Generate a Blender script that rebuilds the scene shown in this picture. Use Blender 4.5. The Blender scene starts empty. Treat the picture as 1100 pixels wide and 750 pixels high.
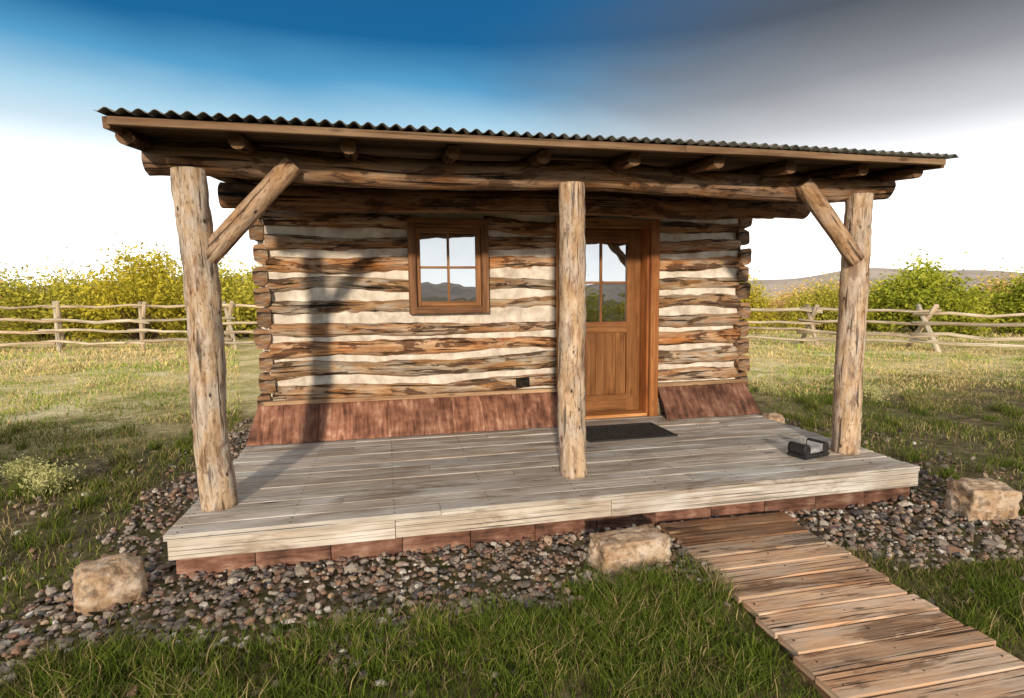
import bpy, bmesh, math, random
import numpy as np
from mathutils import Vector, Matrix, noise
random.seed(7); rng=np.random.default_rng(11)
S=bpy.context.scene
COL=S.collection
D=0.28
SUN_EL=11.5; SUN_AZ=15.0

# ---------------------------------------------------------------- nodes
def N(t,ty,props=None,ins=None):
    n=t.nodes.new(ty)
    for k,v in (props or {}).items(): setattr(n,k,v)
    for k,v in (ins or {}).items():
        if isinstance(v,bpy.types.NodeSocket): t.links.new(v,n.inputs[k])
        else: n.inputs[k].default_value=v
    return n
def newmat(name):
    m=bpy.data.materials.new(name); m.use_nodes=True; t=m.node_tree; t.nodes.clear()
    o=N(t,'ShaderNodeOutputMaterial'); return m,t,o
def ramp(t,fac,stops,interp='LINEAR'):
    r=N(t,'ShaderNodeValToRGB',ins={0:fac}); cr=r.color_ramp; cr.interpolation=interp
    while len(cr.elements)<len(stops): cr.elements.new(0.5)
    for e,(p,c) in zip(cr.elements,stops):
        e.position=p; e.color=(c[0],c[1],c[2],1) if hasattr(c,'__len__') else (c,c,c,1)
    return r.outputs[0]
def mix(t,a,b,f,mode='MIX'):
    n=N(t,'ShaderNodeMix',{'data_type':'RGBA','blend_type':mode})
    for s,v in ((n.inputs[0],f),(n.inputs[6],a),(n.inputs[7],b)):
        if isinstance(v,bpy.types.NodeSocket): t.links.new(v,s)
        else: s.default_value=v if not hasattr(v,'__len__') else (v[0],v[1],v[2],1)
    return n.outputs[2]
def mth(t,op,a,b=0.0,c=None):
    ins={0:a,1:b}
    if c is not None: ins[2]=c
    return N(t,'ShaderNodeMath',{'operation':op},ins).outputs[0]
def nz(t,vec,sc,loc=(0,0,0),detail=3,rough=.6,dist=0.0,scale=1.0):
    m=N(t,'ShaderNodeMapping',ins={0:vec,1:loc,3:sc})
    return N(t,'ShaderNodeTexNoise',ins={'Vector':m.outputs[0],'Scale':scale,'Detail':detail,'Roughness':rough,'Distortion':dist}).outputs[0]
def bsdf(t,o,col,rough=.8,bump=None,bs=.4,bd=.01,metal=0,spec=.3):
    b=N(t,'ShaderNodeBsdfPrincipled',ins={'Metallic':metal,'Specular IOR Level':spec})
    for k,v in (('Base Color',col),('Roughness',rough)):
        if isinstance(v,bpy.types.NodeSocket): t.links.new(v,b.inputs[k])
        else: b.inputs[k].default_value=v if not hasattr(v,'__len__') else (v[0],v[1],v[2],1)
    if bump is not None:
        bn=N(t,'ShaderNodeBump',ins={'Strength':bs,'Distance':bd,'Height':bump}); t.links.new(bn.outputs[0],b.inputs['Normal'])
    t.links.new(b.outputs[0],o.inputs[0]); return b

def wood(name,cols,gs=(1.6,42),patch=(1.3,6),grey=(.3,.27,.24),greyamt=.5,crack=.8,knots=.7,bs=.7,bd=.008,rough=.85,kn=(2.2,8),bark=None,bark2=None):
    m,t,o=newmat(name)
    uv=N(t,'ShaderNodeTexCoord').outputs['UV']
    g=nz(t,uv,(gs[0],gs[1],1),detail=5,rough=.75)
    p=nz(t,uv,(patch[0],patch[1],1),loc=(3,7,0),detail=3,rough=.65,dist=.4)
    f=mth(t,'ADD',mth(t,'MULTIPLY',g,.5),mth(t,'MULTIPLY',p,.5))
    k=len(cols); c=ramp(t,f,[(.36+.28*i/(k-1),cc) for i,cc in enumerate(cols)])
    if greyamt:
        p2=nz(t,uv,(patch[0]*.8,patch[1]*.7,1),loc=(31,17,5),detail=3,rough=.7)
        gf=ramp(t,p2,[(.42,0.0),(.58,greyamt)])
        gcol=mix(t,grey,ramp(t,g,[(.35,.45),(.62,1.0)]),1.0,'MULTIPLY')
        c=mix(t,c,gcol,gf)
    for bk in (bark,bark2):
        if not bk: continue
        sx,sy,lo,hi,bc,amt,loc=bk
        q=nz(t,uv,(sx,sy,1),loc=loc,detail=5,rough=.7,dist=.4)
        bf=ramp(t,q,[(lo,0.0),(hi,amt)])
        bcol=mix(t,bc,ramp(t,g,[(.35,.45),(.65,1.0)]),1.0,'MULTIPLY')
        c=mix(t,c,bcol,bf)
    cr=nz(t,uv,(gs[0]*.55,gs[1]*1.5,1),loc=(9,3,0),detail=2,rough=.55)
    ck=ramp(t,cr,[(.35,1-crack),(.41,1.0)])
    c=mix(t,c,ck,1.0,'MULTIPLY')
    if knots:
        mp=N(t,'ShaderNodeMapping',ins={0:uv,3:(kn[0],kn[1],1)})
        vo=N(t,'ShaderNodeTexVoronoi',ins={'Vector':mp.outputs[0],'Scale':1.0,'Randomness':1.0})
        kk=ramp(t,vo.outputs['Distance'],[(.05,1-knots),(.13,1.0)])
        c=mix(t,c,kk,1.0,'MULTIPLY')
    a=N(t,'ShaderNodeAttribute',{'attribute_name':'tint'}).outputs[0]
    c=mix(t,c,a,1.0,'MULTIPLY')
    h=mth(t,'ADD',g,mth(t,'MULTIPLY',ck,.6))
    bsdf(t,o,c,rough,h,bs,bd,spec=.2)
    return m
M={}
M['wall']=wood('weathered_log',[(.11,.055,.028),(.29,.155,.075),(.44,.285,.165),(.62,.48,.33)],gs=(2.4,26),patch=(2.2,10),grey=(.54,.48,.41),greyamt=.85,crack=.9,knots=.85,bs=1,bd=.022,
  bark=(2.4,10,.525,.56,(.085,.043,.025),.85,(2,5,1)),bark2=(1.6,8,.55,.60,(.55,.27,.10),.55,(12,3,7)))
M['post']=wood('peeled_log',[(.25,.145,.08),(.44,.30,.18),(.55,.41,.28),(.66,.54,.41)],gs=(4,20),patch=(4,12),grey=(.58,.52,.46),greyamt=.65,crack=.7,knots=.9,bs=1,bd=.012,kn=(6,10),
  bark=(6,15,.52,.62,(.24,.13,.075),.7,(2,5,1)),bark2=(16,40,.57,.62,(.16,.09,.055),.65,(8,1,1)))
M['beam']=wood('beam_log',[(.06,.028,.015),(.18,.085,.038),(.32,.17,.08),(.46,.30,.17)],gs=(2,22),patch=(2.2,8),grey=(.38,.30,.23),greyamt=.55,crack=.88,knots=.9,bs=1,bd=.016,
  bark=(2.6,8,.52,.57,(.07,.035,.02),.75,(2,5,1)))
M['deck']=wood('weathered_deck_board',[(.38,.34,.29),(.55,.51,.46),(.64,.61,.56),(.73,.70,.66)],gs=(1.6,80),patch=(1.6,5.0),grey=(.42,.32,.23),greyamt=.55,crack=.72,knots=.65,bs=1,bd=.005,kn=(1.6,7),
  bark=(1.8,6,.54,.64,(.32,.23,.15),.6,(2,5,1)))
M['ramp']=wood('ramp_board',[(.26,.13,.07),(.48,.28,.16),(.62,.40,.25),(.72,.53,.38)],gs=(2,45),patch=(1.8,6),grey=(.56,.47,.38),greyamt=.6,crack=.85,knots=.85,bs=1,bd=.006,kn=(2.4,8),
  bark=(1.8,9,.53,.60,(.17,.09,.05),.7,(2,5,1)))
M['trim']=wood('stained_trim',[(.10,.04,.014),(.22,.095,.034),(.30,.14,.052),(.40,.21,.09)],gs=(1.5,40),patch=(1.5,5),greyamt=0,crack=.5,knots=.5,bs=.4,bd=.003,rough=.55)
M['frame']=wood('window_frame_wood',[(.06,.025,.012),(.15,.068,.03),(.23,.11,.05),(.33,.18,.09)],gs=(1.5,40),patch=(1.5,5),greyamt=0,crack=.6,knots=.5,bs=.4,bd=.003,rough=.6)
M['sheath']=wood('sheathing_board',[(.10,.06,.035),(.2,.13,.08),(.28,.2,.13),(.36,.27,.18)],gs=(1.4,30),patch=(1.2,4),crack=.6,knots=.6,greyamt=0)
M['fence']=wood('fence_rail',[(.26,.20,.13),(.42,.34,.23),(.54,.45,.33),(.64,.56,.43)],gs=(1.4,20),patch=(1.2,6),greyamt=0,knots=0)
def endgrain():
    m,t,o=newmat('end_grain'); uv=N(t,'ShaderNodeTexCoord').outputs['UV']
    l=N(t,'ShaderNodeVectorMath',{'operation':'LENGTH'},{0:uv}).outputs['Value']
    n=nz(t,uv,(18,18,1),detail=4); s=mth(t,'SINE',mth(t,'ADD',mth(t,'MULTIPLY',l,520),mth(t,'MULTIPLY',n,8)))
    c=ramp(t,mth(t,'ADD',mth(t,'MULTIPLY',s,.12),n),[(.3,(.14,.08,.045)),(.5,(.34,.22,.13)),(.75,(.5,.37,.24))])
    a=N(t,'ShaderNodeAttribute',{'attribute_name':'tint'}).outputs[0]
    bsdf(t,o,mix(t,c,a,1.0,'MULTIPLY'),.9,n,.5,.01); return m
M['end']=endgrain()
def simple(name,c1,c2,scale=8,rough=.8,bs=.5,bd=.01,metal=0,spec=.3,st=(1,1,1),detail=4,lo=.35,hi=.65,co='Object'):
    m,t,o=newmat(name); v=N(t,'ShaderNodeTexCoord').outputs[co]
    n=nz(t,v,st,detail=detail,rough=.65,scale=scale)
    bsdf(t,o,ramp(t,n,[(lo,c1),(hi,c2)]),rough,n,bs,bd,metal,spec); return m
M['chink']=simple('chinking_mortar',(.46,.40,.33),(.78,.72,.64),6,.95,.8,.02)
M['black']=simple('black_rubber',(.012,.012,.013),(.03,.03,.032),30,.6)
M['grey']=simple('grey_bristle',(.25,.26,.28),(.42,.43,.45),40,.7)
M['nail']=simple('nail_head',(.03,.025,.02),(.09,.06,.04),40,.6)
M['bronze']=simple('dark_metal',(.02,.016,.012),(.05,.04,.03),20,.35,.1,.001,.8)
M['inside']=simple('dark_interior',(.02,.015,.01),(.04,.03,.02),3,.9)
M['tin']=simple('galvanized_tin',(.07,.075,.07),(.22,.22,.2),6,.5,.2,.003,.5,st=(1,3,1))
def rust():
    m,t,o=newmat('rusted_metal'); uv=N(t,'ShaderNodeTexCoord').outputs['UV']
    a=nz(t,uv,(22,4,1),detail=5,rough=.62,dist=.6); b=nz(t,uv,(4,5,1),loc=(5,5,0),detail=4)
    f=mth(t,'ADD',mth(t,'MULTIPLY',a,.5),mth(t,'MULTIPLY',b,.5))
    c=ramp(t,f,[(.38,(.06,.026,.018)),(.47,(.17,.075,.047)),(.55,(.27,.135,.09)),(.63,(.42,.26,.19))])
    c=mix(t,c,N(t,'ShaderNodeAttribute',{'attribute_name':'tint'}).outputs[0],1.0,'MULTIPLY')
    bsdf(t,o,c,.7,a,.8,.018,spec=.35); return m
M['rust']=rust()
def rock():
    m,t,o=newmat('sandstone_rock'); v=N(t,'ShaderNodeTexCoord').outputs['Object']
    n=nz(t,v,(6,6,9),detail=6,rough=.7); n2=nz(t,v,(20,20,20),detail=5,loc=(4,4,4)); 
    c=ramp(t,n,[(.32,(.24,.15,.09)),(.45,(.44,.30,.19)),(.55,(.54,.42,.31)),(.68,(.62,.54,.45))])
    c=mix(t,c,ramp(t,n2,[(.36,.5),(.5,1.0)]),1.0,'MULTIPLY')
    bsdf(t,o,c,.95,mth(t,'ADD',n,mth(t,'MULTIPLY',n2,.5)),.9,.03); return m
M['rock']=rock()
def glass():
    m,t,o=newmat('window_glass')
    d=N(t,'ShaderNodeBsdfDiffuse',ins={0:(.015,.013,.01,1)}); g=N(t,'ShaderNodeBsdfGlossy',ins={0:(.8,.86,.92,1),'Roughness':.015})
    v=N(t,'ShaderNodeTexCoord').outputs['Object']; n=nz(t,v,(1,1,1),scale=2.5,detail=2)
    b=N(t,'ShaderNodeBump',ins={'Strength':.05,'Distance':.05,'Height':n}); t.links.new(b.outputs[0],g.inputs['Normal'])
    x=N(t,'ShaderNodeMixShader',ins={0:.5,1:d.outputs[0],2:g.outputs[0]}); t.links.new(x.outputs[0],o.inputs[0]); return m
M['glass']=glass()
def leafmat(name,tr):
    m,t,o=newmat(name); a=N(t,'ShaderNodeAttribute',{'attribute_name':'tint'}).outputs[0]
    p=N(t,'ShaderNodeBsdfDiffuse',ins={0:a})
    if tr:
        q=N(t,'ShaderNodeBsdfTranslucent',ins={0:a}); x=N(t,'ShaderNodeMixShader',ins={0:tr,1:p.outputs[0],2:q.outputs[0]}); t.links.new(x.outputs[0],o.inputs[0])
    else: t.links.new(p.outputs[0],o.inputs[0])
    return m
M['grass']=leafmat('grass_blade',0); M['leaf']=leafmat('willow_leaf',.25)
def stonemat():
    m,t,o=newmat('gravel_stone'); a=N(t,'ShaderNodeAttribute',{'attribute_name':'tint'}).outputs[0]
    v=N(t,'ShaderNodeTexCoord').outputs['Object']; n=nz(t,v,(1,1,1),scale=60,detail=2)
    c=mix(t,a,ramp(t,n,[(.3,.6),(.7,1.0)]),1.0,'MULTIPLY'); bsdf(t,o,c,.8); return m
M['stone']=stonemat()
def groundmat():
    m,t,o=newmat('ground_soil'); P=N(t,'ShaderNodeNewGeometry').outputs['Position']
    n=nz(t,P,(1,1,1),scale=.9,detail=5,rough=.7); n2=nz(t,P,(1,1,1),scale=9,detail=5,rough=.7,loc=(5,5,0))
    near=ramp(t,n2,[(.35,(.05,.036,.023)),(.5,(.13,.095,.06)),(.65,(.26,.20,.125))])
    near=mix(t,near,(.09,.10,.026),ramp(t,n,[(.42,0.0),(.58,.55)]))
    far=ramp(t,n,[(.38,(.42,.40,.13)),(.5,(.74,.62,.30)),(.62,(.86,.75,.45))])  # dry straw ground, colour raised further to look sunlit
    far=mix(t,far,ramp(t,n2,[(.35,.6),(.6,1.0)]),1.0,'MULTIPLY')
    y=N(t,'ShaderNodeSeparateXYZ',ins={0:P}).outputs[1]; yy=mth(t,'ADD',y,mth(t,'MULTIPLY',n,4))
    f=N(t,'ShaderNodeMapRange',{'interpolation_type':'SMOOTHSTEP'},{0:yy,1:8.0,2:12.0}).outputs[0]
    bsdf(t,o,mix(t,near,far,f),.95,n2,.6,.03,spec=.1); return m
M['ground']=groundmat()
M['hill']=simple('hazy_hill_grassland',(.36,.32,.30),(.58,.50,.42),.02,.95,.2,1,spec=0)  # distance haze is mixed into the pale hill colour

# ---------------------------------------------------------------- mesh builder
def empty(name,loc=(0,0,0)):
    e=bpy.data.objects.new(name,None); COL.objects.link(e); e.location=loc; return e
def circ(a,b=None,n=16,pw=1.0):
    b=b or a; out=[]
    for i in range(n):
        th=2*math.pi*i/n; c,s=math.cos(th),math.sin(th)
        out.append((a*math.copysign(abs(c)**pw,c),b*math.copysign(abs(s)**pw,s)))
    return out
def rect(w,h,c=.004):
    a,b=w/2,h/2
    return [(a,-b+c),(a,b-c),(a-c,b),(-a+c,b),(-a,b-c),(-a,-b+c),(-a+c,-b),(a-c,-b)]
class MB:
    def __init__(s): s.v=[];s.f=[];s.uv=[];s.mi=[];s.sm=[];s.t=[]
    def sweep(s,p0,p1,prof,up=(0,0,1),n=1,taper=1.0,amp=0.0,fr=3.0,bend=0.0,tint=(1,1,1),cap=0,smooth=False,mi=0,amp2=0.0):
        p0=Vector(p0);p1=Vector(p1);d=p1-p0;L=d.length;t=d.normalized()
        sd=Vector(up).cross(t).normalized();u=t.cross(sd); seed=random.uniform(0,100); k=len(prof); b=len(s.v)
        uo,vo=random.uniform(0,90),random.uniform(0,90)
        per=[0.0]
        for j in range(k):
            a,c=prof[j],prof[(j+1)%k]; per.append(per[-1]+math.hypot(a[0]-c[0],a[1]-c[1]))
        for i in range(n+1):
            q=i/n; x=q*L; sc=1+(taper-1)*q
            bo=Vector((0,0,0))
            if bend: bo=sd*(bend*noise.noise(Vector((x*.9,seed,0))))+u*(bend*noise.noise(Vector((x*.9,seed,9))))
            for (a,c) in prof:
                r=sc
                if amp or amp2:
                    h=math.hypot(a,c)+1e-9; 
                    if amp: r*=1+amp*noise.noise(Vector((x*fr,a/h*1.2+seed,c/h*1.2)))*2
                    if amp2: r*=1+amp2*noise.noise(Vector((x*fr*5,a/h*3+seed,c/h*3)))*2
                s.v.append(p0+t*x+bo+sd*(a*r)+u*(c*r)); s.t.append(tint)
        for i in range(n):
            for j in range(k):
                j2=(j+1)%k
                s.f.append((b+i*k+j,b+i*k+j2,b+(i+1)*k+j2,b+(i+1)*k+j)); s.mi.append(mi); s.sm.append(smooth)
                x0,x1=uo+L*i/n,uo+L*(i+1)/n; s.uv+= [(x0,vo+per[j]),(x0,vo+per[j+1]),(x1,vo+per[j+1]),(x1,vo+per[j])]
        for e,rev in ((0,True),(n,False)):
            idx=[b+e*k+j for j in range(k)]; pu=[(prof[j][0],prof[j][1]) for j in range(k)]
            if rev: idx.reverse(); pu.reverse()
            s.f.append(tuple(idx)); s.mi.append(cap); s.sm.append(False); s.uv+=pu
    def box(s,x0,x1,y0,y1,z0,z1,ax='x',tint=(1,1,1),mi=0,c=.003,cap=None):
        cap=mi if cap is None else cap
        cx,cy,cz=(x0+x1)/2,(y0+y1)/2,(z0+z1)/2
        if ax=='x': s.sweep((x0,cy,cz),(x1,cy,cz),rect(y1-y0,z1-z0,c),tint=tint,mi=mi,cap=cap)
        elif ax=='y': s.sweep((cx,y0,cz),(cx,y1,cz),rect(x1-x0,z1-z0,c),tint=tint,mi=mi,cap=cap)
        else: s.sweep((cx,cy,z0),(cx,cy,z1),rect(y1-y0,x1-x0,c),up=(-1,0,0),tint=tint,mi=mi,cap=cap)
    def build(s,name,mats,parent=None):
        me=bpy.data.meshes.new(name); me.from_pydata([tuple(v) for v in s.v],[],s.f)
        for m in mats: me.materials.append(m)
        me.polygons.foreach_set('material_index',s.mi); me.polygons.foreach_set('use_smooth',s.sm)
        ul=me.uv_layers.new(name='UVMap'); ul.data.foreach_set('uv',np.array(s.uv,dtype=np.float32).ravel())
        ca=me.color_attributes.new('tint','FLOAT_COLOR','POINT'); c=np.ones((len(s.v),4),dtype=np.float32); c[:,:3]=np.array(s.t); ca.data.foreach_set('color',c.ravel())
        me.update(); ob=bpy.data.objects.new(name,me); COL.objects.link(ob)
        if parent: ob.parent=parent
        return ob
def tn(v=.15,warm=.06):
    a=random.uniform(1-v,1+v); w=random.uniform(-warm,warm); return (a*(1+w),a,a*(1-w))

def fast(name,V,loops,starts,mat,col,smooth=False):
    me=bpy.data.meshes.new(name); me.vertices.add(len(V)); me.vertices.foreach_set('co',V.astype(np.float32).ravel())
    me.loops.add(len(loops)); me.loops.foreach_set('vertex_index',loops.astype(np.int32))
    me.polygons.add(len(starts)); me.polygons.foreach_set('loop_start',starts.astype(np.int32))
    me.update(calc_edges=True)
    ca=me.color_attributes.new('tint','FLOAT_COLOR','POINT'); c=np.ones((len(V),4),dtype=np.float32); c[:,:3]=col; ca.data.foreach_set('color',c.ravel())
    me.materials.append(mat); me.polygons.foreach_set('use_smooth',np.full(len(starts),smooth)); me.validate()
    return me
def link(name,me,parent=None,loc=(0,0,0)):
    ob=bpy.data.objects.new(name,me); COL.objects.link(ob); ob.location=loc
    if parent: ob.parent=parent
    return ob

# ---------------------------------------------------------------- ground
def sst(x): x=np.clip(x,0,1); return x*x*(3-2*x)
def g(x,y):
    x=np.asarray(x,dtype=float); y=np.asarray(y,dtype=float)
    z=-.15*sst((3.0-y)/1.4)+.05*sst((x-3)/1.5)*sst((y-2.2)/1.0)
    z=z+.018*np.sin(x*1.7+y*.6)*np.cos(y*1.3-x*.5)
    r=np.hypot(x,y-4); z=z+sst((r-9)/25)*(.18*np.sin(x*.13+1)*np.cos(y*.11))
    return z
n=421; s=np.linspace(-1,1,n); a=1600*np.sign(s)*np.abs(s)**4
X,Y=np.meshgrid(a,a+3); Z=g(X,Y); V=np.stack([X,Y,Z],-1).reshape(-1,3)
i=np.arange(n-1); I,J=np.meshgrid(i,i); b=(J*n+I).ravel(); L=np.stack([b,b+1,b+n+1,b+n],1)
me=fast('ground',V,L.ravel(),np.arange(len(L))*4,M['ground'],np.ones((len(V),3)),True); link('ground',me)
na=360; rows=[(260,-3),(330,.35),(420,.8),(520,1.0),(700,.3),(900,-.1)]
th=np.linspace(0,2*np.pi,na,endpoint=False)
hh=13+4*np.sin(th*3+.8)+4*np.sin(th*7+2)+2.5*np.sin(th*17+1)+1.2*np.sin(th*41)
V=[];
for r,k in rows:
    V.append(np.stack([r*np.cos(th),r*np.sin(th),hh*k if k>0 else np.full(na,k)],1))
V=np.concatenate(V); L=[]
for j in range(len(rows)-1):
    for q in range(na):
        q2=(q+1)%na; L.append((j*na+q,(j+1)*na+q,(j+1)*na+q2,j*na+q2))
L=np.array(L); me=fast('hills',V,L.ravel(),np.arange(len(L))*4,M['hill'],np.ones((len(V),3)),True); link('hills',me)

# ---------------------------------------------------------------- cabin
cabin=empty('log_cabin')
DX0,DX1,DY0=-1.233,3.897,3.40
mb=MB(); nails=MB(); y=DY0; bw=.142
while y<5.86:
    cuts=[DX0]+sorted(random.sample([-.3,.3,.9,1.5,2.1,2.7,3.3],random.choice([1,1,2])))+[DX1]
    for c0,c1 in zip(cuts[:-1],cuts[1:]):
        if c1-c0<.1: continue
        z=D-.018+random.uniform(-.003,.001); 
        e=random.uniform(-.012,.008) if c0==DX0 else 0.0015
        mb.sweep((c0+e,y+bw/2,z),(c1-.0015+(random.uniform(-.008,.012) if c1==DX1 else 0),y+bw/2,z+random.uniform(-.002,.001)),rect(bw-.006,.036,.004),n=10,bend=.004,tint=tn(.13,.05))
    for xx in np.arange(-1.18,3.9,.6):
        for dy in (.035,.105):
            nails.sweep((xx+random.uniform(-.01,.01),y+dy,D-.01),(xx,y+dy,D+.0015),circ(.0045,n=6),up=(1,0,0))
    y+=bw
mb.build('deck_boards',[M['deck']],cabin); nails.build('deck_nails',[M['nail']],cabin)
mb=MB(); zf0,zf1=D-.155,D-.038
for x0,x1 in ((DX0+.005,.02),(.024,1.42),(1.424,DX1-.005)):
    mb.sweep((x0,DY0+.03,(zf0+zf1)/2),(x1,DY0+.03,(zf0+zf1)/2),rect(.036,zf1-zf0,.004),n=10,bend=.003,tint=tn(.1,.04))
for xx in (DX0+.023,DX1-.023):
    mb.box(xx-.018,xx+.018,DY0+.05,5.85,zf0,zf1,'y',tint=tn(.1))
mb.build('deck_fascia',[M['deck']],cabin)
mb=MB()
for k in range(12):
    q=random.uniform(.55,.95); x0=DX0+.03+k*.4225; mb.box(x0,x0+.419,DY0+.035+random.uniform(0,.012),DY0+.06,-.1,zf0-.002,'z',tint=(q,q,q))
for xx in (DX0+.03,DX1-.05): mb.box(xx,xx+.02,DY0+.062,5.85,-.1,zf0-.002,'y')
mb.build('deck_skirt',[M['rust']],cabin)
# posts
mb=MB()
for (px,py,r,zt,dx) in ((-1.07,3.83,.104,2.36,-.045),(1.31,3.88,.1,2.37,0),(3.68,3.89,.106,2.36,.02)):
    mb.sweep((px,py,D-.005),(px+dx,py,zt),circ(r,n=24),up=(-1,0,0),n=70,taper=.9,amp=.06,fr=2.8,amp2=.035,bend=.03,tint=tn(.05,.02),cap=1,smooth=True)
for x0,z0,x1,z1 in ((-1.05,1.84,-.53,2.42),(3.64,1.84,3.12,2.42)):
    mb.sweep((x0,3.82,z0),(x1,3.83,z1),circ(.066,n=16),up=(0,1,0),n=16,amp=.05,amp2=.02,bend=.01,tint=(.86,.75,.65),cap=1,smooth=True)
mb.build('porch_posts',[M['post'],M['end']],cabin)
# beams
mb=MB()
mb.sweep((-1.38,3.97,2.425),(4.0,3.97,2.425),circ(.105,n=20),n=90,taper=.92,amp=.06,fr=1.5,amp2=.03,bend=.05,cap=1,smooth=True)
mb.sweep((-1.22,4.91,2.395),(4.05,4.91,2.395),circ(.10,n=18),n=60,amp=.06,fr=1.5,amp2=.02,bend=.04,tint=(.8,.72,.65),cap=1,smooth=True)
def rz(y): return 2.545+.1*(y-3.40) if y<7.65 else 2.545+.1*(11.9-y)
for xh in (-1.04,-.6,-.138,.336,.79,1.247,1.7,2.16,2.62,2.96):
    x=xh*1.31; 
    for ya,yb in ((3.58+random.uniform(-.06,.06),7.62),(7.66,11.6)):
        mb.sweep((x,ya,rz(ya)-.085),(x+random.uniform(-.04,.04),yb,rz(yb)-.085),circ(.045,n=12),n=14,amp=.08,bend=.02,tint=(.45,.39,.35),cap=1,smooth=True)
mb.build('roof_beams',[M['beam'],M['end']],cabin)
mb=MB(); RX0,RX1=-1.36,3.94
for k in range(29):
    y0=3.42+k*.1465; y1=y0+.143
    if y1>7.65: break
    q=random.uniform(.3,.5); tt=(q,q*.92,q*.85)
    mb.sweep((RX0,(y0+y1)/2,rz((y0+y1)/2)-.025),(RX1,(y0+y1)/2,rz((y0+y1)/2)-.025),rect(y1-y0,.02,.002),tint=tt)
    yy=15.3-(y0+y1)/2; mb.sweep((RX0,yy,rz(yy)-.025),(RX1,yy,rz(yy)-.025),rect(y1-y0,.02,.002),tint=tt)
for x0,x1 in ((RX0,1.9),(1.903,RX1)):
    mb.sweep((x0,3.40,rz(3.4)-.036),(x1,3.40,rz(3.4)-.036),rect(.036,.042,.003),n=10,bend=.008,tint=(.8,.72,.65))
for xx in (RX0-.02,RX1+.02):
    for ya,yb in ((3.42,7.64),(7.66,11.85)):
        mb.sweep((xx,ya,rz(ya)-.042),(xx,yb,rz(yb)-.042),rect(.032,.06,.003),tint=(.7,.6,.52))
mb.build('roof_sheathing',[M['sheath']],cabin)
wl=.076; xs=np.arange(-1.40,4.02,wl/8); ys=np.concatenate([np.linspace(3.35,7.65,8),np.linspace(7.66,11.95,8)])
Vs=[]
for y in ys:
    zz=rz(y)+.011*np.sin(2*np.pi*xs/wl)+.006+.004*np.sin(xs*2.1+y)
    Vs.append(np.stack([xs,y+.008*np.sin(xs*1.3),zz],1))
V=np.concatenate(Vs); nx=len(xs); L=[]
ii,jj=np.meshgrid(np.arange(nx-1),np.arange(len(ys)-1)); b=(jj*nx+ii).ravel(); L=np.stack([b,b+1,b+nx+1,b+nx],1)
me=fast('corrugated_roof',V,L.ravel(),np.arange(len(L))*4,M['tin'],np.ones((len(V),3)),True)
rf=link('corrugated_roof',me,cabin); mo=rf.modifiers.new('sol','SOLIDIFY'); mo.thickness=.003; mo.offset=1

# walls
YC=5.71; CX0,CX1=-1.05,3.84
WX0,WX1,WZ0,WZ1=.233,1.01,D+1.145,D+2.04
OX0,OX1=1.80,2.76; DOORTOP=D+2.0
mb=MB()
def wlog(x0,x1,z,b,tint,y=YC):
    if x1-x0<.05: return
    mb.sweep((x0,y+random.uniform(-.015,.012),z+random.uniform(-.008,.008)),(x1,y+random.uniform(-.015,.012),z+random.uniform(-.012,.012)),circ(.105,b,20,.8),n=max(4,int((x1-x0)*34)),taper=random.choice([.88,1.0,1.1]),amp=.15,fr=1.7,amp2=.075,bend=.05,tint=tint,cap=1,smooth=True)
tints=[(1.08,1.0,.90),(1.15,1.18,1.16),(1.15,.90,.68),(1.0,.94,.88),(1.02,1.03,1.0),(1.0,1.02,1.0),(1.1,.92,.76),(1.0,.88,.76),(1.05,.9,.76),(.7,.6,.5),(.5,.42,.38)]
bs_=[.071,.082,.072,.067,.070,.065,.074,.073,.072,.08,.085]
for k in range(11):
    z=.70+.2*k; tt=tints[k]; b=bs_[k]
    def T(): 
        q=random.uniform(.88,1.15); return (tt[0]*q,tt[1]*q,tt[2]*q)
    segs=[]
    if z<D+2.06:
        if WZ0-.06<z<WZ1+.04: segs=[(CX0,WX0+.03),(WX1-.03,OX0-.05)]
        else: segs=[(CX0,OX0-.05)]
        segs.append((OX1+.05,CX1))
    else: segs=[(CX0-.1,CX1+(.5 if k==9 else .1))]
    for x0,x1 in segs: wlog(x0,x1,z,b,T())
    wlog(CX0,CX1,z,b,T(),y=9.62)
    for x in (-1.105,3.895):
        zz=z-.1+random.uniform(-.012,.012); v=random.uniform(.4,.85)
        mb.sweep((x+random.uniform(-.02,.02),5.60+random.uniform(-.03,.05),zz),(x,9.78,zz),circ(.066+random.uniform(-.008,.01),.088,14,.5),n=50,amp=.14,fr=2.6,amp2=.07,bend=.02,tint=(v,v*.88,v*.76),cap=0,smooth=True)
mb.build('wall_logs',[M['wall'],M['end']],cabin)
def chinksheet(x0,x1,z0,z1):
    nx=max(2,int((x1-x0)*40)); nzz=max(2,int((z1-z0)*40)); V=[];F=[]
    for j in range(nzz+1):
        for i in range(nx+1):
            x=x0+(x1-x0)*i/nx; z=z0+(z1-z0)*j/nzz
            V.append((x,YC-.052+.020*noise.noise(Vector((x*2.5,z*9,2)))+.008*noise.noise(Vector((x*12,z*20,5))),z))
    for j in range(nzz):
        for i in range(nx):
            a=j*(nx+1)+i; F.append((a,a+1,a+nx+2,a+nx+1))
    me=bpy.data.meshes.new('chinking_front'); me.from_pydata(V,[],F); me.materials.append(M['chink']); me.polygons.foreach_set('use_smooth',[True]*len(F)); link('chinking_front',me,cabin)
mb=MB(); c0,c1=YC-.02,YC+.08; ZT=2.82
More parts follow.
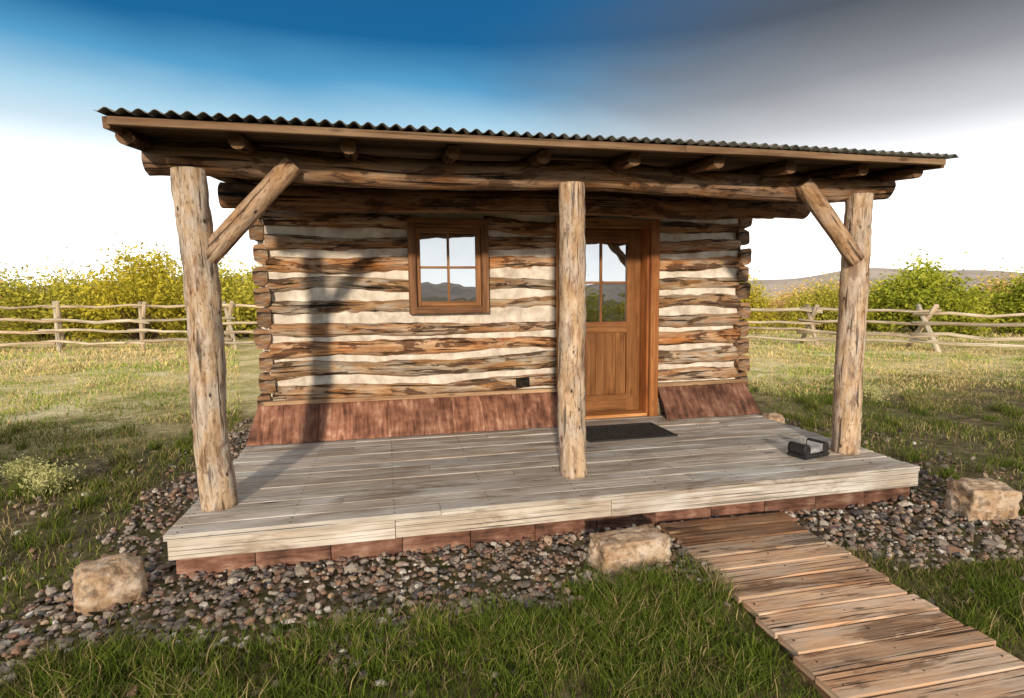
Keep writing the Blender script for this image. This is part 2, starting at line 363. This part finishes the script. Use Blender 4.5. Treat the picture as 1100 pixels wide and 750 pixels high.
for (xa,xb,za,zb) in ((-1.07,WX0+.04,.5,ZT),(WX1-.04,OX0,.5,ZT),(WX0+.04,WX1-.04,.5,WZ0+.04),(WX0+.04,WX1-.04,WZ1-.04,ZT),(OX1,3.86,.5,ZT),(OX0,OX1,DOORTOP+.06,ZT)):
    mb.box(xa,xb,c0,c1,za,zb); chinksheet(xa,xb,za,zb)
mb.box(-1.02,3.82,9.58,9.66,.5,ZT)
mb.box(-1.14,-1.07,5.75,9.7,.4,ZT,'y'); mb.box(3.86,3.93,5.75,9.7,.4,ZT,'y')
mb.build('chinking',[M['chink']],cabin)
mb=MB(); mb.box(-1.0,3.8,6.3,6.35,.3,2.7); mb.box(-1.0,3.8,5.86,9.5,.02,.22); mb.build('interior_partition',[M['inside']],cabin)
mb=MB(); mb.box(-1.1,OX0-.08,5.62,5.68,.0,.585); mb.box(OX1+.08,3.9,5.62,5.68,0,.585); mb.box(-1.12,-1.0,5.76,9.7,-.1,.48,'y'); mb.box(3.83,3.92,5.76,9.7,-.1,.48,'y'); mb.build('sill',[M['sheath']],cabin)
def skirt(name,x0,x1,tint):
    nx=int((x1-x0)*170); nzz=16; V=[];uv=[];F=[];UV=[];C=[]
    for j in range(nzz+1):
        q=j/nzz
        for i in range(nx+1):
            x=x0+(x1-x0)*i/nx; xx=x; pid=int((x+9)/.31)
            dsp=.013*noise.noise(Vector((x*20,q*2.6,3)))+.016*noise.noise(Vector((x*9,q*1.6,8)))+.008*noise.noise(Vector((x*34,q*8,1)))
            z=D+.004+(.315)*q; y=5.33+.24*q+dsp
            pan=.010*(pid%2)
            if j==nzz: z+=.006*noise.noise(Vector((x*12,0,0)))
            V.append((xx+( -.07*(1-q) if i==0 and x0<0 else (.06*(1-q) if i==nx and x1>3.5 else 0)),y+pan,z)); uv.append((x+pid*3.3,q*.4))
            k=(.85+.35*((pid*37)%10)/10); C.append((tint*k,tint*k*.95,tint*k*.9,1))
    for j in range(nzz):
        for i in range(nx):
            a=j*(nx+1)+i; f=(a,a+1,a+nx+2,a+nx+1); F.append(f); UV+=[uv[k] for k in f]
    me=bpy.data.meshes.new(name); me.from_pydata(V,[],F); me.materials.append(M['rust']); me.polygons.foreach_set('use_smooth',[True]*len(F))
    ul=me.uv_layers.new(name='UVMap'); ul.data.foreach_set('uv',np.array(UV,dtype=np.float32).ravel())
    ca=me.color_attributes.new('tint','FLOAT_COLOR','POINT'); ca.data.foreach_set('color',np.array(C,dtype=np.float32).ravel())
    ob=link(name,me,cabin); m=ob.modifiers.new('s','SOLIDIFY'); m.thickness=.006; m.offset=1
skirt('wall_skirt_left',-1.17,1.72,1.15); skirt('wall_skirt_right',2.84,3.90,.7)
mb=MB(); mb.box(-1.12,1.72,5.555,5.62,.596,.634,tint=(1.6,1.5,1.4)); mb.box(2.84,3.9,5.555,5.62,.596,.634,tint=(1.3,1.2,1.1)); mb.build('skirt_cap',[M['sheath']],cabin)
# window
win=empty('window'); win.parent=cabin
mb=MB(); w=.07; ya,yb=5.535,5.66
mb.box(WX0,WX0+w,ya,yb,WZ0,WZ1,'z'); mb.box(WX1-w,WX1,ya,yb,WZ0,WZ1,'z')
mb.box(WX0+w+.001,WX1-w-.001,ya,yb,WZ1-w,WZ1); mb.box(WX0+w+.001,WX1-w-.001,ya,yb,WZ0,WZ0+w)
mb.box(WX0-.01,WX1+.01,ya-.02,ya-.002,WZ1-.03,WZ1+.012)
mb.build('window_casing',[M['frame']],win)
mb=MB(); x0,x1,z0,z1=WX0+w+.002,WX1-w-.002,WZ0+w+.002,WZ1-w-.002; s=.045; ya,yb=5.595,5.645
mb.box(x0,x0+s,ya,yb,z0,z1,'z'); mb.box(x1-s,x1,ya,yb,z0,z1,'z'); mb.box(x0+s+.001,x1-s-.001,ya,yb,z0,z0+s); mb.box(x0+s+.001,x1-s-.001,ya,yb,z1-s,z1)
xm,zm=(x0+x1)/2,(z0+z1)/2
mb.box(xm-.011,xm+.011,ya+.01,yb-.005,z0+s,z1-s,'z'); mb.box(x0+s,xm-.012,ya+.012,yb-.007,zm-.011,zm+.011); mb.box(xm+.012,x1-s,ya+.012,yb-.007,zm-.011,zm+.011)
mb.build('window_sash',[M['trim']],win)
mb=MB(); mb.box(x0+.02,x1-.02,5.63,5.636,z0+.02,z1-.02,c=.0005); mb.build('window_pane',[M['glass']],win)
# door
door=empty('door'); door.parent=cabin
mb=MB(); ya,yb=5.55,5.60
mb.box(1.715,1.815,ya,yb,D+.002,DOORTOP+.085,'z',tint=(1.7,1.6,1.45)); mb.box(2.745,2.84,ya,yb,D+.002,DOORTOP+.085,'z',tint=(1.1,.95,.85)); mb.box(1.816,2.744,ya,yb,DOORTOP,DOORTOP+.085)
mb.box(1.79,1.825,5.602,5.86,D+.002,DOORTOP+.03,'z'); mb.box(2.725,2.765,5.602,5.86,D+.002,DOORTOP+.03,'z',tint=(1.3,1.05,.9)); mb.box(1.826,2.724,5.602,5.86,DOORTOP,DOORTOP+.03)
mb.box(1.826,2.724,5.58,5.86,D+.003,D+.035,tint=(1.9,1.9,1.9))
mb.build('door_frame',[M['trim']],door)
mb=MB(); ya,yb=5.76,5.805; X0,X1=1.83,2.72; Z0,Z1=D+.04,DOORTOP-.005; GX0,GX1,GZ0,GZ1=1.98,2.565,D+1.02,D+1.86
dt=(.85,.8,.76)
mb.box(X0,GX0,ya,yb,Z0,Z1,'z',tint=dt); mb.box(GX1,X1,ya,yb,Z0,Z1,'z',tint=dt); mb.box(GX0+.001,GX1-.001,ya,yb,GZ1,Z1,tint=dt); mb.box(GX0+.001,GX1-.001,ya,yb,D+.90,GZ0,tint=dt); mb.box(GX0+.001,GX1-.001,ya,yb,Z0,Z0+.18,tint=dt)
k=5; pw=(GX1-GX0)/k
for i in range(k): 
    q=random.uniform(.65,.9); mb.box(GX0+i*pw+.001,GX0+(i+1)*pw-.001,ya+.018,yb-.004,Z0+.181,D+.899,'z',tint=(q,q*.95,q*.9),c=.006)
xm,zm=(GX0+GX1)/2,(GZ0+GZ1)/2
mb.box(xm-.012,xm+.012,ya+.006,yb,GZ0,GZ1,'z'); mb.box(GX0,xm-.013,ya+.008,yb,zm-.012,zm+.012); mb.box(xm+.013,GX1,ya+.008,yb,zm-.012,zm+.012)
mb.build('door_slab',[M['trim']],door)
mb=MB(); mb.box(GX0-.005,GX1+.005,5.785,5.79,GZ0-.005,GZ1+.005,c=.0005); mb.build('door_pane',[M['glass']],door)
mb=MB(); mb.box(1.28,1.42,5.565,5.60,D+.385,D+.475,c=.006); mb.box(1.30,1.34,5.56,5.566,D+.40,D+.46); mb.box(1.36,1.40,5.56,5.566,D+.40,D+.46); mb.build('outlet_box',[M['bronze']],cabin)

# ---------------------------------------------------------------- door mat
mb=MB(); mx0,mx1,my0,my1=1.74,2.60,4.68,5.22; z0=D+.004
mb.box(mx0,mx1,my0,my0+.03,z0,z0+.014); mb.box(mx0,mx1,my1-.03,my1,z0,z0+.014); mb.box(mx0,mx0+.03,my0+.031,my1-.031,z0,z0+.014,'y'); mb.box(mx1-.03,mx1,my0+.031,my1-.031,z0,z0+.014,'y')
for x in np.arange(mx0+.06,mx1-.035,.045): mb.box(x,x+.011,my0+.031,my1-.031,z0+.001,z0+.012,'y')
for y in np.arange(my0+.06,my1-.035,.045): mb.box(mx0+.031,mx1-.031,y,y+.011,z0,z0+.010)
mb.build('door_mat',[M['black']])
bb=MB()
def R(x,y,z): 
    a=math.radians(14); return (3.30+x*math.cos(a)-y*math.sin(a),3.86+x*math.sin(a)+y*math.cos(a),D+z)
bb.sweep(R(-.14,0,.016),R(.14,0,.016),rect(.18,.028,.012),n=4)
bb.sweep(R(-.10,0,.04),R(.10,0,.04),rect(.1,.03,.01),n=2,mi=1,cap=1)
for sx in (-.11,.11):
    bb.sweep(R(sx,-.08,.068),R(sx,.08,.068),circ(.03,.048,14,.9),n=6,smooth=True)
    bb.sweep(R(sx*.76,-.065,.07),R(sx*.76,.065,.07),rect(.026,.06,.008),mi=1,cap=1)
for i in range(11):
    for j in range(6):
        x,y=-.08+.016*i,-.04+.016*j; bb.sweep(R(x,y,.05),R(x+random.uniform(-.004,.004),y,.072),circ(.005,n=5),up=(1,0,0),mi=1,cap=1)
bb.build('boot_brush',[M['black'],M['grey']])
# ---------------------------------------------------------------- ramp
mb=MB(); RXa,RXb=1.742,2.672
def rzz(y): return .062-.055*(3.36-y)
y=3.375; 
while y>.75:
    w=random.choice([.13,.14,.15,.16]); yc=y-w/2; q=tn(.24,.07)
    if y>3.2: q=(.5,.42,.36)
    mb.sweep((RXa+random.uniform(-.025,.025),yc+random.uniform(-.004,.004),rzz(yc)-.016+random.uniform(-.003,.003)),(RXb+random.uniform(-.025,.025),yc+random.uniform(-.004,.004),rzz(yc)-.016+random.uniform(-.004,.003)),rect(w-.006,.032,.004),n=10,bend=.008,tint=q); y-=w
for x in (RXa+.05,2.2,RXb-.05):
    mb.sweep((x,3.34,rzz(3.34)-.085),(x,.85,rzz(.85)-.085),rect(.04,.10,.004),tint=(.5,.42,.35))
mb.build('wooden_ramp',[M['ramp']])
mb=MB()
for y in np.arange(3.3,.8,-.145):
    for x in (RXa+.05,2.2,RXb-.05):
        mb.sweep((x+random.uniform(-.01,.01),y,rzz(y)-.01),(x,y,rzz(y)+.002),circ(.005,n=6),up=(1,0,0))
r=mb.build('ramp_nails',[M['nail']]); r.parent=bpy.data.objects['wooden_ramp']
# ---------------------------------------------------------------- boulders
def boulder(loc,size,boxy,rot,seed):
    bm=bmesh.new(); bmesh.ops.create_icosphere(bm,subdivisions=5,radius=1)
    for v in bm.verts:
        p=v.co.copy(); m=max(abs(p.x),abs(p.y),abs(p.z)); q=p.lerp(p/m*.86,boxy)
        d=1+.22*(1-.6*boxy)*noise.noise(p*1.3+Vector((seed,0,0)))+.08*noise.noise(p*3.1+Vector((0,seed,0)))+.035*noise.noise(p*9+Vector((0,0,seed)))+.015*noise.noise(p*22)
        q=q*d; v.co=Vector((q.x*size[0]/2,q.y*size[1]/2,q.z*size[2]/2))
    me=bpy.data.meshes.new('boulder'); bm.to_mesh(me); bm.free(); me.materials.append(M['rock']); me.polygons.foreach_set('use_smooth',[True]*len(me.polygons))
    ob=link('boulder',me,None,(loc[0],loc[1],float(g(loc[0],loc[1]))+loc[2])); ob.rotation_euler=(rot[0],rot[1],rot[2])
boulder((-1.46,3.27,.10),(.34,.30,.27),.35,(.1,.15,.4),3)
boulder((1.36,3.00,.075),(.50,.24,.21),1.0,(0,.02,.10),8)
boulder((4.01,3.03,.11),(.38,.30,.28),.85,(.05,.03,-.25),15)
boulder((4.42,5.75,.05),(.32,.26,.2),.3,(0,0,.6),21)

# ---------------------------------------------------------------- fence
pts=[(-26,17),(-19,20),(-12.8,21.2),(-4.9,19.8),(4,18.8),(10.6,16.6),(13.9,12.2),(16.4,9.0),(21,4)]
hts=[1.4,1.4,1.4,1.35,1.2,1.08,1.02,1.0,1.0]
mb=MB(); seg=[]
for (a,b,h0,h1) in zip(pts[:-1],pts[1:],hts[:-1],hts[1:]):
    L=math.hypot(b[0]-a[0],b[1]-a[1]); k=max(1,round(L/2.9))
    for i in range(k): seg.append((a[0]+(b[0]-a[0])*i/k,a[1]+(b[1]-a[1])*i/k,h0+(h1-h0)*i/k))
seg.append((*pts[-1],1.0))
for i in range(len(seg)-1):
    a,b=seg[i],seg[i+1]; d=Vector((b[0]-a[0],b[1]-a[1],0)).normalized(); nrm=Vector((d.y,-d.x,0))
    z0=float(g(a[0],a[1])); z1=float(g(b[0],b[1])); A=Vector((a[0],a[1],z0))
    sk=random.uniform(-.1,.1)
    for sgn in (1,-1):
        mb.sweep(A+nrm*(.60*sgn)+d*(.38*sgn+sk)+Vector((0,0,-.05)),A-nrm*(.22*sgn)-d*(.20*sgn)+Vector((0,0,a[2]+.14)),circ(.07,n=8),n=4,taper=.85,bend=.03,tint=tn(.2),smooth=True)
    for kx,fr in enumerate((.20,.42,.66,.97)):
        off=nrm*(.55-.60*fr) if kx<3 else nrm*0
        off=off+nrm*.06
        mb.sweep(A+off+Vector((0,0,a[2]*fr+random.uniform(-.07,.07)))-d*.3,Vector((b[0],b[1],z1))+off+Vector((0,0,b[2]*fr+random.uniform(-.07,.07)))+d*.3,circ(.045,n=8),n=6,taper=random.choice([.75,1.2]),bend=.10,tint=tn(.25),smooth=True)
mb.build('buck_rail_fence',[M['fence']])

# ---------------------------------------------------------------- bushes
def quads(C,size,cols):
    n=len(C); a=rng.normal(size=(n,3)); a/=np.linalg.norm(a,axis=1)[:,None]; b=rng.normal(size=(n,3)); b-=a*(a*b).sum(1)[:,None]; b/=np.linalg.norm(b,axis=1)[:,None]
    s=size[:,None]; V=np.stack([C-a*s,C-b*s*.4,C+a*s,C+b*s*.4],1).reshape(-1,3)
    return V,np.repeat(cols,4,axis=0)
def bushmesh(name,R,H,c1,c2,nc=70,per=120,leaf=.075,seed=0,stemc=(.12,.08,.05),sig=.2):
    global rng; rng=np.random.default_rng(seed)
    cen=[];
    while len(cen)<nc:
        p=rng.uniform(-1,1,3); p[2]=abs(p[2]); r=np.linalg.norm(p)
        if r<1 and r>.35: cen.append(p*np.array([R,R,H])*(.8+.22*rng.random()))
    cen=np.array(cen); cen[:,2]+=.1
    C=np.repeat(cen,per,axis=0)+rng.normal(size=(nc*per,3))*np.array([sig,sig,sig])*np.repeat(.6+.8*rng.random(nc),per)[:,None]*R/1.4
    C[:,2]=np.abs(C[:,2])
    f=np.clip(np.repeat(rng.random(nc),per)*.6+rng.random(nc*per)*.4,0,1)[:,None]
    col=np.array(c1)*(1-f)+np.array(c2)*f; col=col*(.7+.4*np.clip(C[:,2:3]/H,0,1))
    V,cc=quads(C,leaf*(.6+.8*rng.random(len(C))),col)
    nq=len(C); loops=np.arange(nq*4)
    SV=[];SL=[];b0=len(V)
    for p in cen:
        base=np.array([p[0]*.15,p[1]*.15,0]); w=.022*R/2
        for i in range(3):
            th=2.1*i; o=np.array([math.cos(th),math.sin(th),0]); SV.append(base+o*w)
        for i in range(3):
            th=2.1*i; o=np.array([math.cos(th),math.sin(th),0]); SV.append(p*np.array([1.04,1.04,1.06])+o*w*.25)
        for i in range(3): SL.append([b0+i,b0+(i+1)%3,b0+3+(i+1)%3,b0+3+i])
        b0+=6
    SV=np.array(SV); V=np.concatenate([V,SV]); cc=np.concatenate([cc,np.tile(np.array(stemc),(len(SV),1))])
    loops=np.concatenate([loops,np.array(SL).ravel()]); starts=np.arange(len(loops)//4)*4
    return fast(name,V,loops,starts,M['leaf'],cc)
B=[bushmesh('willow_a',2.0,2.9,(.26,.25,.02),(.84,.70,.09),seed=1,per=100),
   bushmesh('willow_b',2.2,2.4,(.22,.25,.03),(.74,.64,.10),seed=2,nc=80,per=90),
   bushmesh('willow_c',1.8,2.2,(.58,.34,.12),(.85,.62,.26),seed=3,nc=60,per=60,stemc=(.42,.25,.18)),
   bushmesh('willow_d',1.7,2.6,(.16,.22,.02),(.62,.62,.08),seed=4,nc=80,per=130)]
random.seed(5)
def place(name,me,x,y,s,sz=None,parent=None):
    ob=link(name,me,parent,(x,y,float(g(x,y))-.05)); ob.rotation_euler[2]=random.uniform(0,6.28); ob.scale=(s,s,sz or s); return ob
for (k,x,y,s,sz) in ((0,-9.3,25.0,1.25,1.12),(1,-6.0,25.5,1.25,1.25),(1,-13,26,1.3,1.0),(3,19.2,16.8,1.2,.98),(3,22.6,15.3,1.15,.88),(1,17.2,19.6,.8,.8),(0,14.6,21.6,1.0,.80)):
    place('shade_shrub',B[k],x,y,s,sz)
# unseen shrubs behind the viewpoint, added to throw shade on the lawn
for (k,x,y,s,sz) in ((0,-6.9,-2.2,1.0,.95),(1,-10.4,-1.5,1.2,1.05),(1,5.4,-5.6,1.0,.85),(0,8.8,-5.0,1.1,.8),(3,12.8,-4.0,1.2,.85)):
    place('shade_shrub',B[k],x,y,s,sz)
db=empty('distant_bushes')
for i in range(34):
    x=-44+i*1.5+random.uniform(-.6,.6)
    if x>-3: break
    y=28+random.uniform(0,6)
    place('shrub',B[random.choice([0,1,2,2] if x<-14 else [0,1,0,1,2])],x,y,random.uniform(1.0,1.4),random.uniform(.85,1.25),db)
for i in range(36):
    th=math.radians(58-i*1.5); r=random.uniform(30,36); x=r*math.cos(th)+3; y=r*math.sin(th)-2
    place('shrub',B[random.choice([0,1,2,2,2])],x,y,random.uniform(1.0,1.4),random.uniform(.6,.95),db)
for i in range(12):
    x=-30+i*6; place('shrub',B[i%4],x,-40+random.uniform(-6,6),1.8,random.uniform(.45,.7),db)

# ---------------------------------------------------------------- gravel
rng=np.random.default_rng(3)
def wob(x,y): return .10*np.sin(x*3.1+y*2)+.06*np.sin(x*7.7-y*5)+.04*np.sin(x*15+y*11)
def gmask(x,y):
    fx0=-1.86+wob(y,x)*.8; fx1=4.36+wob(y,x+3); fy0=2.74+wob(x,y)*.9-.12*np.exp(-((x-.2)/1.4)**2)-.20*sst((x-2.6)/.4)+.12*sst((x-.9)/.5)*(x<2.2)
    fx0=fx0-.40*sst((3.3-y)/.6)
    return (x>fx0)&(x<fx1)&(y>fy0)&(y<9.5)
def struct(x,y):
    return ((x>-1.2)&(x<3.87)&(y>3.44)&(y<9.9))|((x>1.76)&(x<2.65)&(y<3.4))
bm=bmesh.new(); bmesh.ops.create_icosphere(bm,subdivisions=1,radius=1); T=np.array([v.co[:] for v in bm.verts]); TF=np.array([[v.index for v in f.verts] for f in bm.faces]); bm.free()
n=34000; x=rng.uniform(-2.4,4.6,n); y=rng.uniform(2.4,8.0,n); ok=gmask(x,y)&~struct(x,y)&((y<3.6)|(rng.random(n)<.7))&~((x>1.1)&(x<1.62)&(y>2.9)&(y<3.1)); x=x[ok];y=y[ok]
m=3400; x2=rng.uniform(-2.9,5.2,m); y2=rng.uniform(2.2,6.5,m); ok=~struct(x2,y2)&(rng.random(m)<.5); x=np.concatenate([x,x2[ok]]); y=np.concatenate([y,y2[ok]])
n=len(x); print('stones',n)
sz=.009+.017*rng.random(n)**2.4; sz[rng.random(n)<.05]*=1.6
sc=sz[:,None]*np.stack([.8+.7*rng.random(n),.7+.5*rng.random(n),.45+.4*rng.random(n)],1)
P=T[None]*(1+rng.uniform(-.22,.22,(n,len(T),1)))
P=np.sign(P)*np.abs(P)**.8
P=P*sc[:,None,:]
A=rng.normal(size=(n,3,3)); q,_=np.linalg.qr(np.eye(3)[None]*1.6+A*.45); 
th=rng.uniform(0,6.28,n); Rz=np.zeros((n,3,3)); Rz[:,0,0]=np.cos(th);Rz[:,0,1]=-np.sin(th);Rz[:,1,0]=np.sin(th);Rz[:,1,1]=np.cos(th);Rz[:,2,2]=1
P=np.einsum('nij,nkj->nki',q,P); P=np.einsum('nij,nkj->nki',Rz,P)
zz=g(x,y)+.006+rng.random(n)*.024
P+=np.stack([x,y,zz],1)[:,None,:]
pal=np.array([(.20,.17,.15),(.30,.25,.21),(.40,.33,.27),(.23,.145,.11),(.35,.21,.145),(.50,.44,.37),(.11,.10,.10),(.44,.32,.22),(.68,.64,.58)])
ci=rng.choice(len(pal),n,p=[.15,.17,.13,.14,.12,.08,.12,.06,.03]); col=pal[ci]*(.75+.4*rng.random((n,1)))
L=(TF[None]+(np.arange(n)*len(T))[:,None,None]).reshape(-1,3)
me=fast('gravel_bed',P.reshape(-1,3),L.ravel(),np.arange(len(L))*3,M['stone'],np.repeat(col,len(T),axis=0)); link('gravel_bed',me)

# ---------------------------------------------------------------- grass
def blades(x,y,h,w,lean,col):
    n=len(x); th=rng.uniform(0,6.28,n); ph=rng.uniform(0,6.28,n); z=g(x,y)-.005
    B0=np.stack([x,y,z],1); d=np.stack([np.cos(th),np.sin(th),0*th],1)*w[:,None]/2; l=np.stack([np.cos(ph),np.sin(ph),0*ph],1)*(lean*h)[:,None]
    up=np.zeros((n,3)); up[:,2]=h
    m=B0+up*.55+l*.3; tip=B0+up*np.sqrt(np.clip(1-.4*lean**2,.2,1))[:,None]+l
    V=np.stack([B0-d,B0+d,m+d*.75,m-d*.75,tip],1).reshape(-1,3)
    b=np.arange(n)*5; L=np.stack([b,b+1,b+2,b+3,b+3,b+2,b+4],1).ravel(); st=np.stack([np.arange(n)*7,np.arange(n)*7+4],1).ravel()
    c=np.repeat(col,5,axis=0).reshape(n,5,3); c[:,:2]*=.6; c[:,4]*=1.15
    return V,L,st,c.reshape(-1,3)
def gn(x,y,f,s=0): return .5+.25*np.sin(x*f+s+1.3*np.sin(y*f*.7+s))+.25*np.sin(y*f*1.3-s+1.7*np.sin(x*f*.9))
def colr(n,x,y,dry,br):
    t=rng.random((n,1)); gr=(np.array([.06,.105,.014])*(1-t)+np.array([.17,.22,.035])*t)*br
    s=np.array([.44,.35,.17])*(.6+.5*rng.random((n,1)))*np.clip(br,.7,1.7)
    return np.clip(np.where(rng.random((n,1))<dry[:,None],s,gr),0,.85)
parts=[]
def field(n,x0,x1,y0,y1,h,w,dry,keepfn=None,lean=(.2,.9),br=1.0):
    x=rng.uniform(x0,x1,n); y=rng.uniform(y0,y1,n); k=~struct(x,y)&~((y>3.3)&(y<10)&(x>-1.35)&(x<4.0))
    k&=~((y>5.7)&(x/y>-.235)&(x/y<.70))
    gm=gmask(x,y); k&=(~gm)|(rng.random(n)<.03)
    if keepfn is not None: k&=keepfn(x,y)
    x=x[k];y=y[k];n=len(x); c=gn(x,y,2.3)*.6+gn(x,y,6.1,2)*.4
    H=h*(.3+1.0*c)*(.6+.7*rng.random(n))
    dr=np.clip(dry+ .6*(gn(x,y,1.1,4)-.5)+.3*(gn(x,y,4.3,1)-.5),0.02,.98)
    parts.append(blades(x,y,H,w*(.6+.8*rng.random(n)),rng.uniform(lean[0],lean[1],n),colr(n,x,y,dr,br)))
pat=lambda x,y: rng.random(len(x))<np.clip(.05+1.3*gn(x,y,3.3,1),0,1)
pat2=lambda x,y: rng.random(len(x))<np.clip(.25+1.3*gn(x,y,5.3,3),0,1)
field(100000,-3.4,4.6,1.5,3.0,.082,.0038,.17,pat2,br=.72)  # foreground blades darkened in colour to stand for shade
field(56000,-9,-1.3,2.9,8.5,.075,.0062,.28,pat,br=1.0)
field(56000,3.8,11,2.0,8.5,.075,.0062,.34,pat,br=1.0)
field(46000,-16,-1.0,8,16,.085,.012,.55,pat,br=2.4)  # far lawn blades from here on brightened in colour to stand for sunlight
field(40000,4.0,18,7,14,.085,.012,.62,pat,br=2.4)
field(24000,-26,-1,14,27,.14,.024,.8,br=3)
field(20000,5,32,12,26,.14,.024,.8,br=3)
cs=[]
for i in range(340):
    rr=random.random()
    if rr<.35: cx,cy=random.uniform(-2.4,1.6),random.uniform(2.2,2.7)
    elif rr<.50: cx,cy=random.uniform(.9,1.70),random.uniform(1.9,2.8)
    elif rr<.75: cx,cy=random.uniform(-6,-2.0),random.uniform(3,8)
    elif rr<.8: cx,cy=random.uniform(2.75,3.4),random.uniform(1.8,2.4)
    else: cx,cy=random.uniform(4.3,8),random.uniform(2.6,7)
    cs.append((cx,cy))
for cx,cy in cs:
    m=random.randint(70,150); r=random.uniform(.03,.08); x=cx+rng.normal(size=m)*r; y=cy+rng.normal(size=m)*r
    k=~struct(x,y); x=x[k];y=y[k]; m=len(x)
    parts.append(blades(x,y,random.uniform(.08,.18)*(.5+.6*rng.random(m)),.0045*(.6+.8*rng.random(m)),rng.uniform(.2,1.0,m),colr(m,x,y,np.full(m,random.choice([.05,.1,.3])),.85)))
Vs=[];Ls=[];Ss=[];Cs=[];vo=0;lo=0
for V,L,st,c in parts:
    Vs.append(V);Ls.append(L+vo);Ss.append(st+lo);Cs.append(c);vo+=len(V);lo+=len(L)
me=fast('lawn_grass',np.concatenate(Vs),np.concatenate(Ls),np.concatenate(Ss),M['grass'],np.concatenate(Cs)); link('lawn_grass',me)
sg=bushmesh('sage_plant',.22,.22,(.35,.36,.14),(.62,.60,.30),nc=40,per=40,leaf=.016,seed=9,sig=.3)
for (x,y,s) in ((-2.75,5.3,.9),(-3.2,5.8,.7),(5.6,7.4,.7),(6.6,6.6,.9),(7.5,7.8,.8),(-5.2,8.3,1.0)):
    place('sage_plant',sg,x,y,s)

# ---------------------------------------------------------------- world
w=bpy.data.worlds.new('World'); S.world=w; w.use_nodes=True; t=w.node_tree; t.nodes.clear()
o=N(t,'ShaderNodeOutputWorld'); STR=.12
sky=N(t,'ShaderNodeTexSky',{'sky_type':'NISHITA','sun_disc':False,'sun_elevation':math.radians(SUN_EL),'sun_rotation':math.radians(180+SUN_AZ),'dust_density':1.2})
d=N(t,'ShaderNodeVectorMath',{'operation':'NORMALIZE'},{0:N(t,'ShaderNodeTexCoord').outputs['Generated']}).outputs[0]
sp=N(t,'ShaderNodeSeparateXYZ',ins={0:d}); z=sp.outputs[2]
nn=nz(t,d,(1.2,1.2,5),detail=3,rough=.55,dist=.4)
zz=mth(t,'ADD',z,mth(t,'MULTIPLY',mth(t,'SUBTRACT',nn,.5),.08))
blue=ramp(t,zz,[(.0,(1,.97,.90)),(.17,(1,1,1)),(.22,(.80,.90,.97)),(.275,(.42,.68,.85)),(.33,(.10,.36,.62)),(.39,(.012,.14,.34)),(.5,(.015,.11,.28))])
gry=ramp(t,zz,[(.0,(1,.97,.91)),(.18,(.95,.95,.97)),(.25,(.62,.63,.66)),(.31,(.30,.31,.34)),(.39,(.10,.11,.13)),(.5,(.12,.15,.2))])
gf=N(t,'ShaderNodeMapRange',{'interpolation_type':'SMOOTHSTEP'},{0:mth(t,'ADD',sp.outputs[0],mth(t,'MULTIPLY',mth(t,'SUBTRACT',nn,.5),.5)),1:.10,2:.70}).outputs[0]
hz=mix(t,blue,gry,gf)
boost=N(t,'ShaderNodeMapRange',ins={0:z,1:.0,2:.24,3:2.4/STR,4:1.0/STR}).outputs[0]
hz=N(t,'ShaderNodeVectorMath',{'operation':'SCALE'},{0:hz,3:boost}).outputs[0]
cl=nz(t,d,(2,2,4),loc=(3,1,2),detail=3,rough=.6)
hi=mix(t,sky.outputs[0],(1.6/STR,1.46/STR,1.30/STR),ramp(t,cl,[(.38,0.0),(.56,.9)]))  # white clouds overhead, out of view, added to raise the fill light
mf=N(t,'ShaderNodeMapRange',{'interpolation_type':'SMOOTHSTEP'},{0:z,1:.47,2:.62}).outputs[0]
bg=N(t,'ShaderNodeBackground',ins={0:mix(t,hz,hi,mf),1:STR}); t.links.new(bg.outputs[0],o.inputs[0])
# sun
sl=bpy.data.lights.new('sun','SUN'); sl.energy=4.0; sl.angle=math.radians(2.5); sl.color=(1,.83,.63)
so=bpy.data.objects.new('sun',sl); COL.objects.link(so); e=math.radians(SUN_EL);az=math.radians(SUN_AZ)
so.rotation_euler=Vector((math.sin(az)*math.cos(e),math.cos(az)*math.cos(e),-math.sin(e))).to_track_quat('-Z','Y').to_euler(); so.location=(-5,-10,8)
# camera
cd=bpy.data.cameras.new('camera'); co=bpy.data.objects.new('camera',cd); COL.objects.link(co)
cd.sensor_width=36; cd.lens=610/1100*36; cd.clip_start=.05; cd.clip_end=5000
fw=Vector((.2165,.972,-.0935)).normalized(); up=Vector((.031,.091,.9953)); rt=fw.cross(up).normalized(); up=rt.cross(fw)
mat=Matrix(((rt.x,up.x,-fw.x,0),(rt.y,up.y,-fw.y,0),(rt.z,up.z,-fw.z,D+1.31),(0,0,0,1))); co.matrix_world=mat
S.camera=co
S.view_settings.view_transform='Standard'; S.view_settings.look='None'; S.view_settings.exposure=0
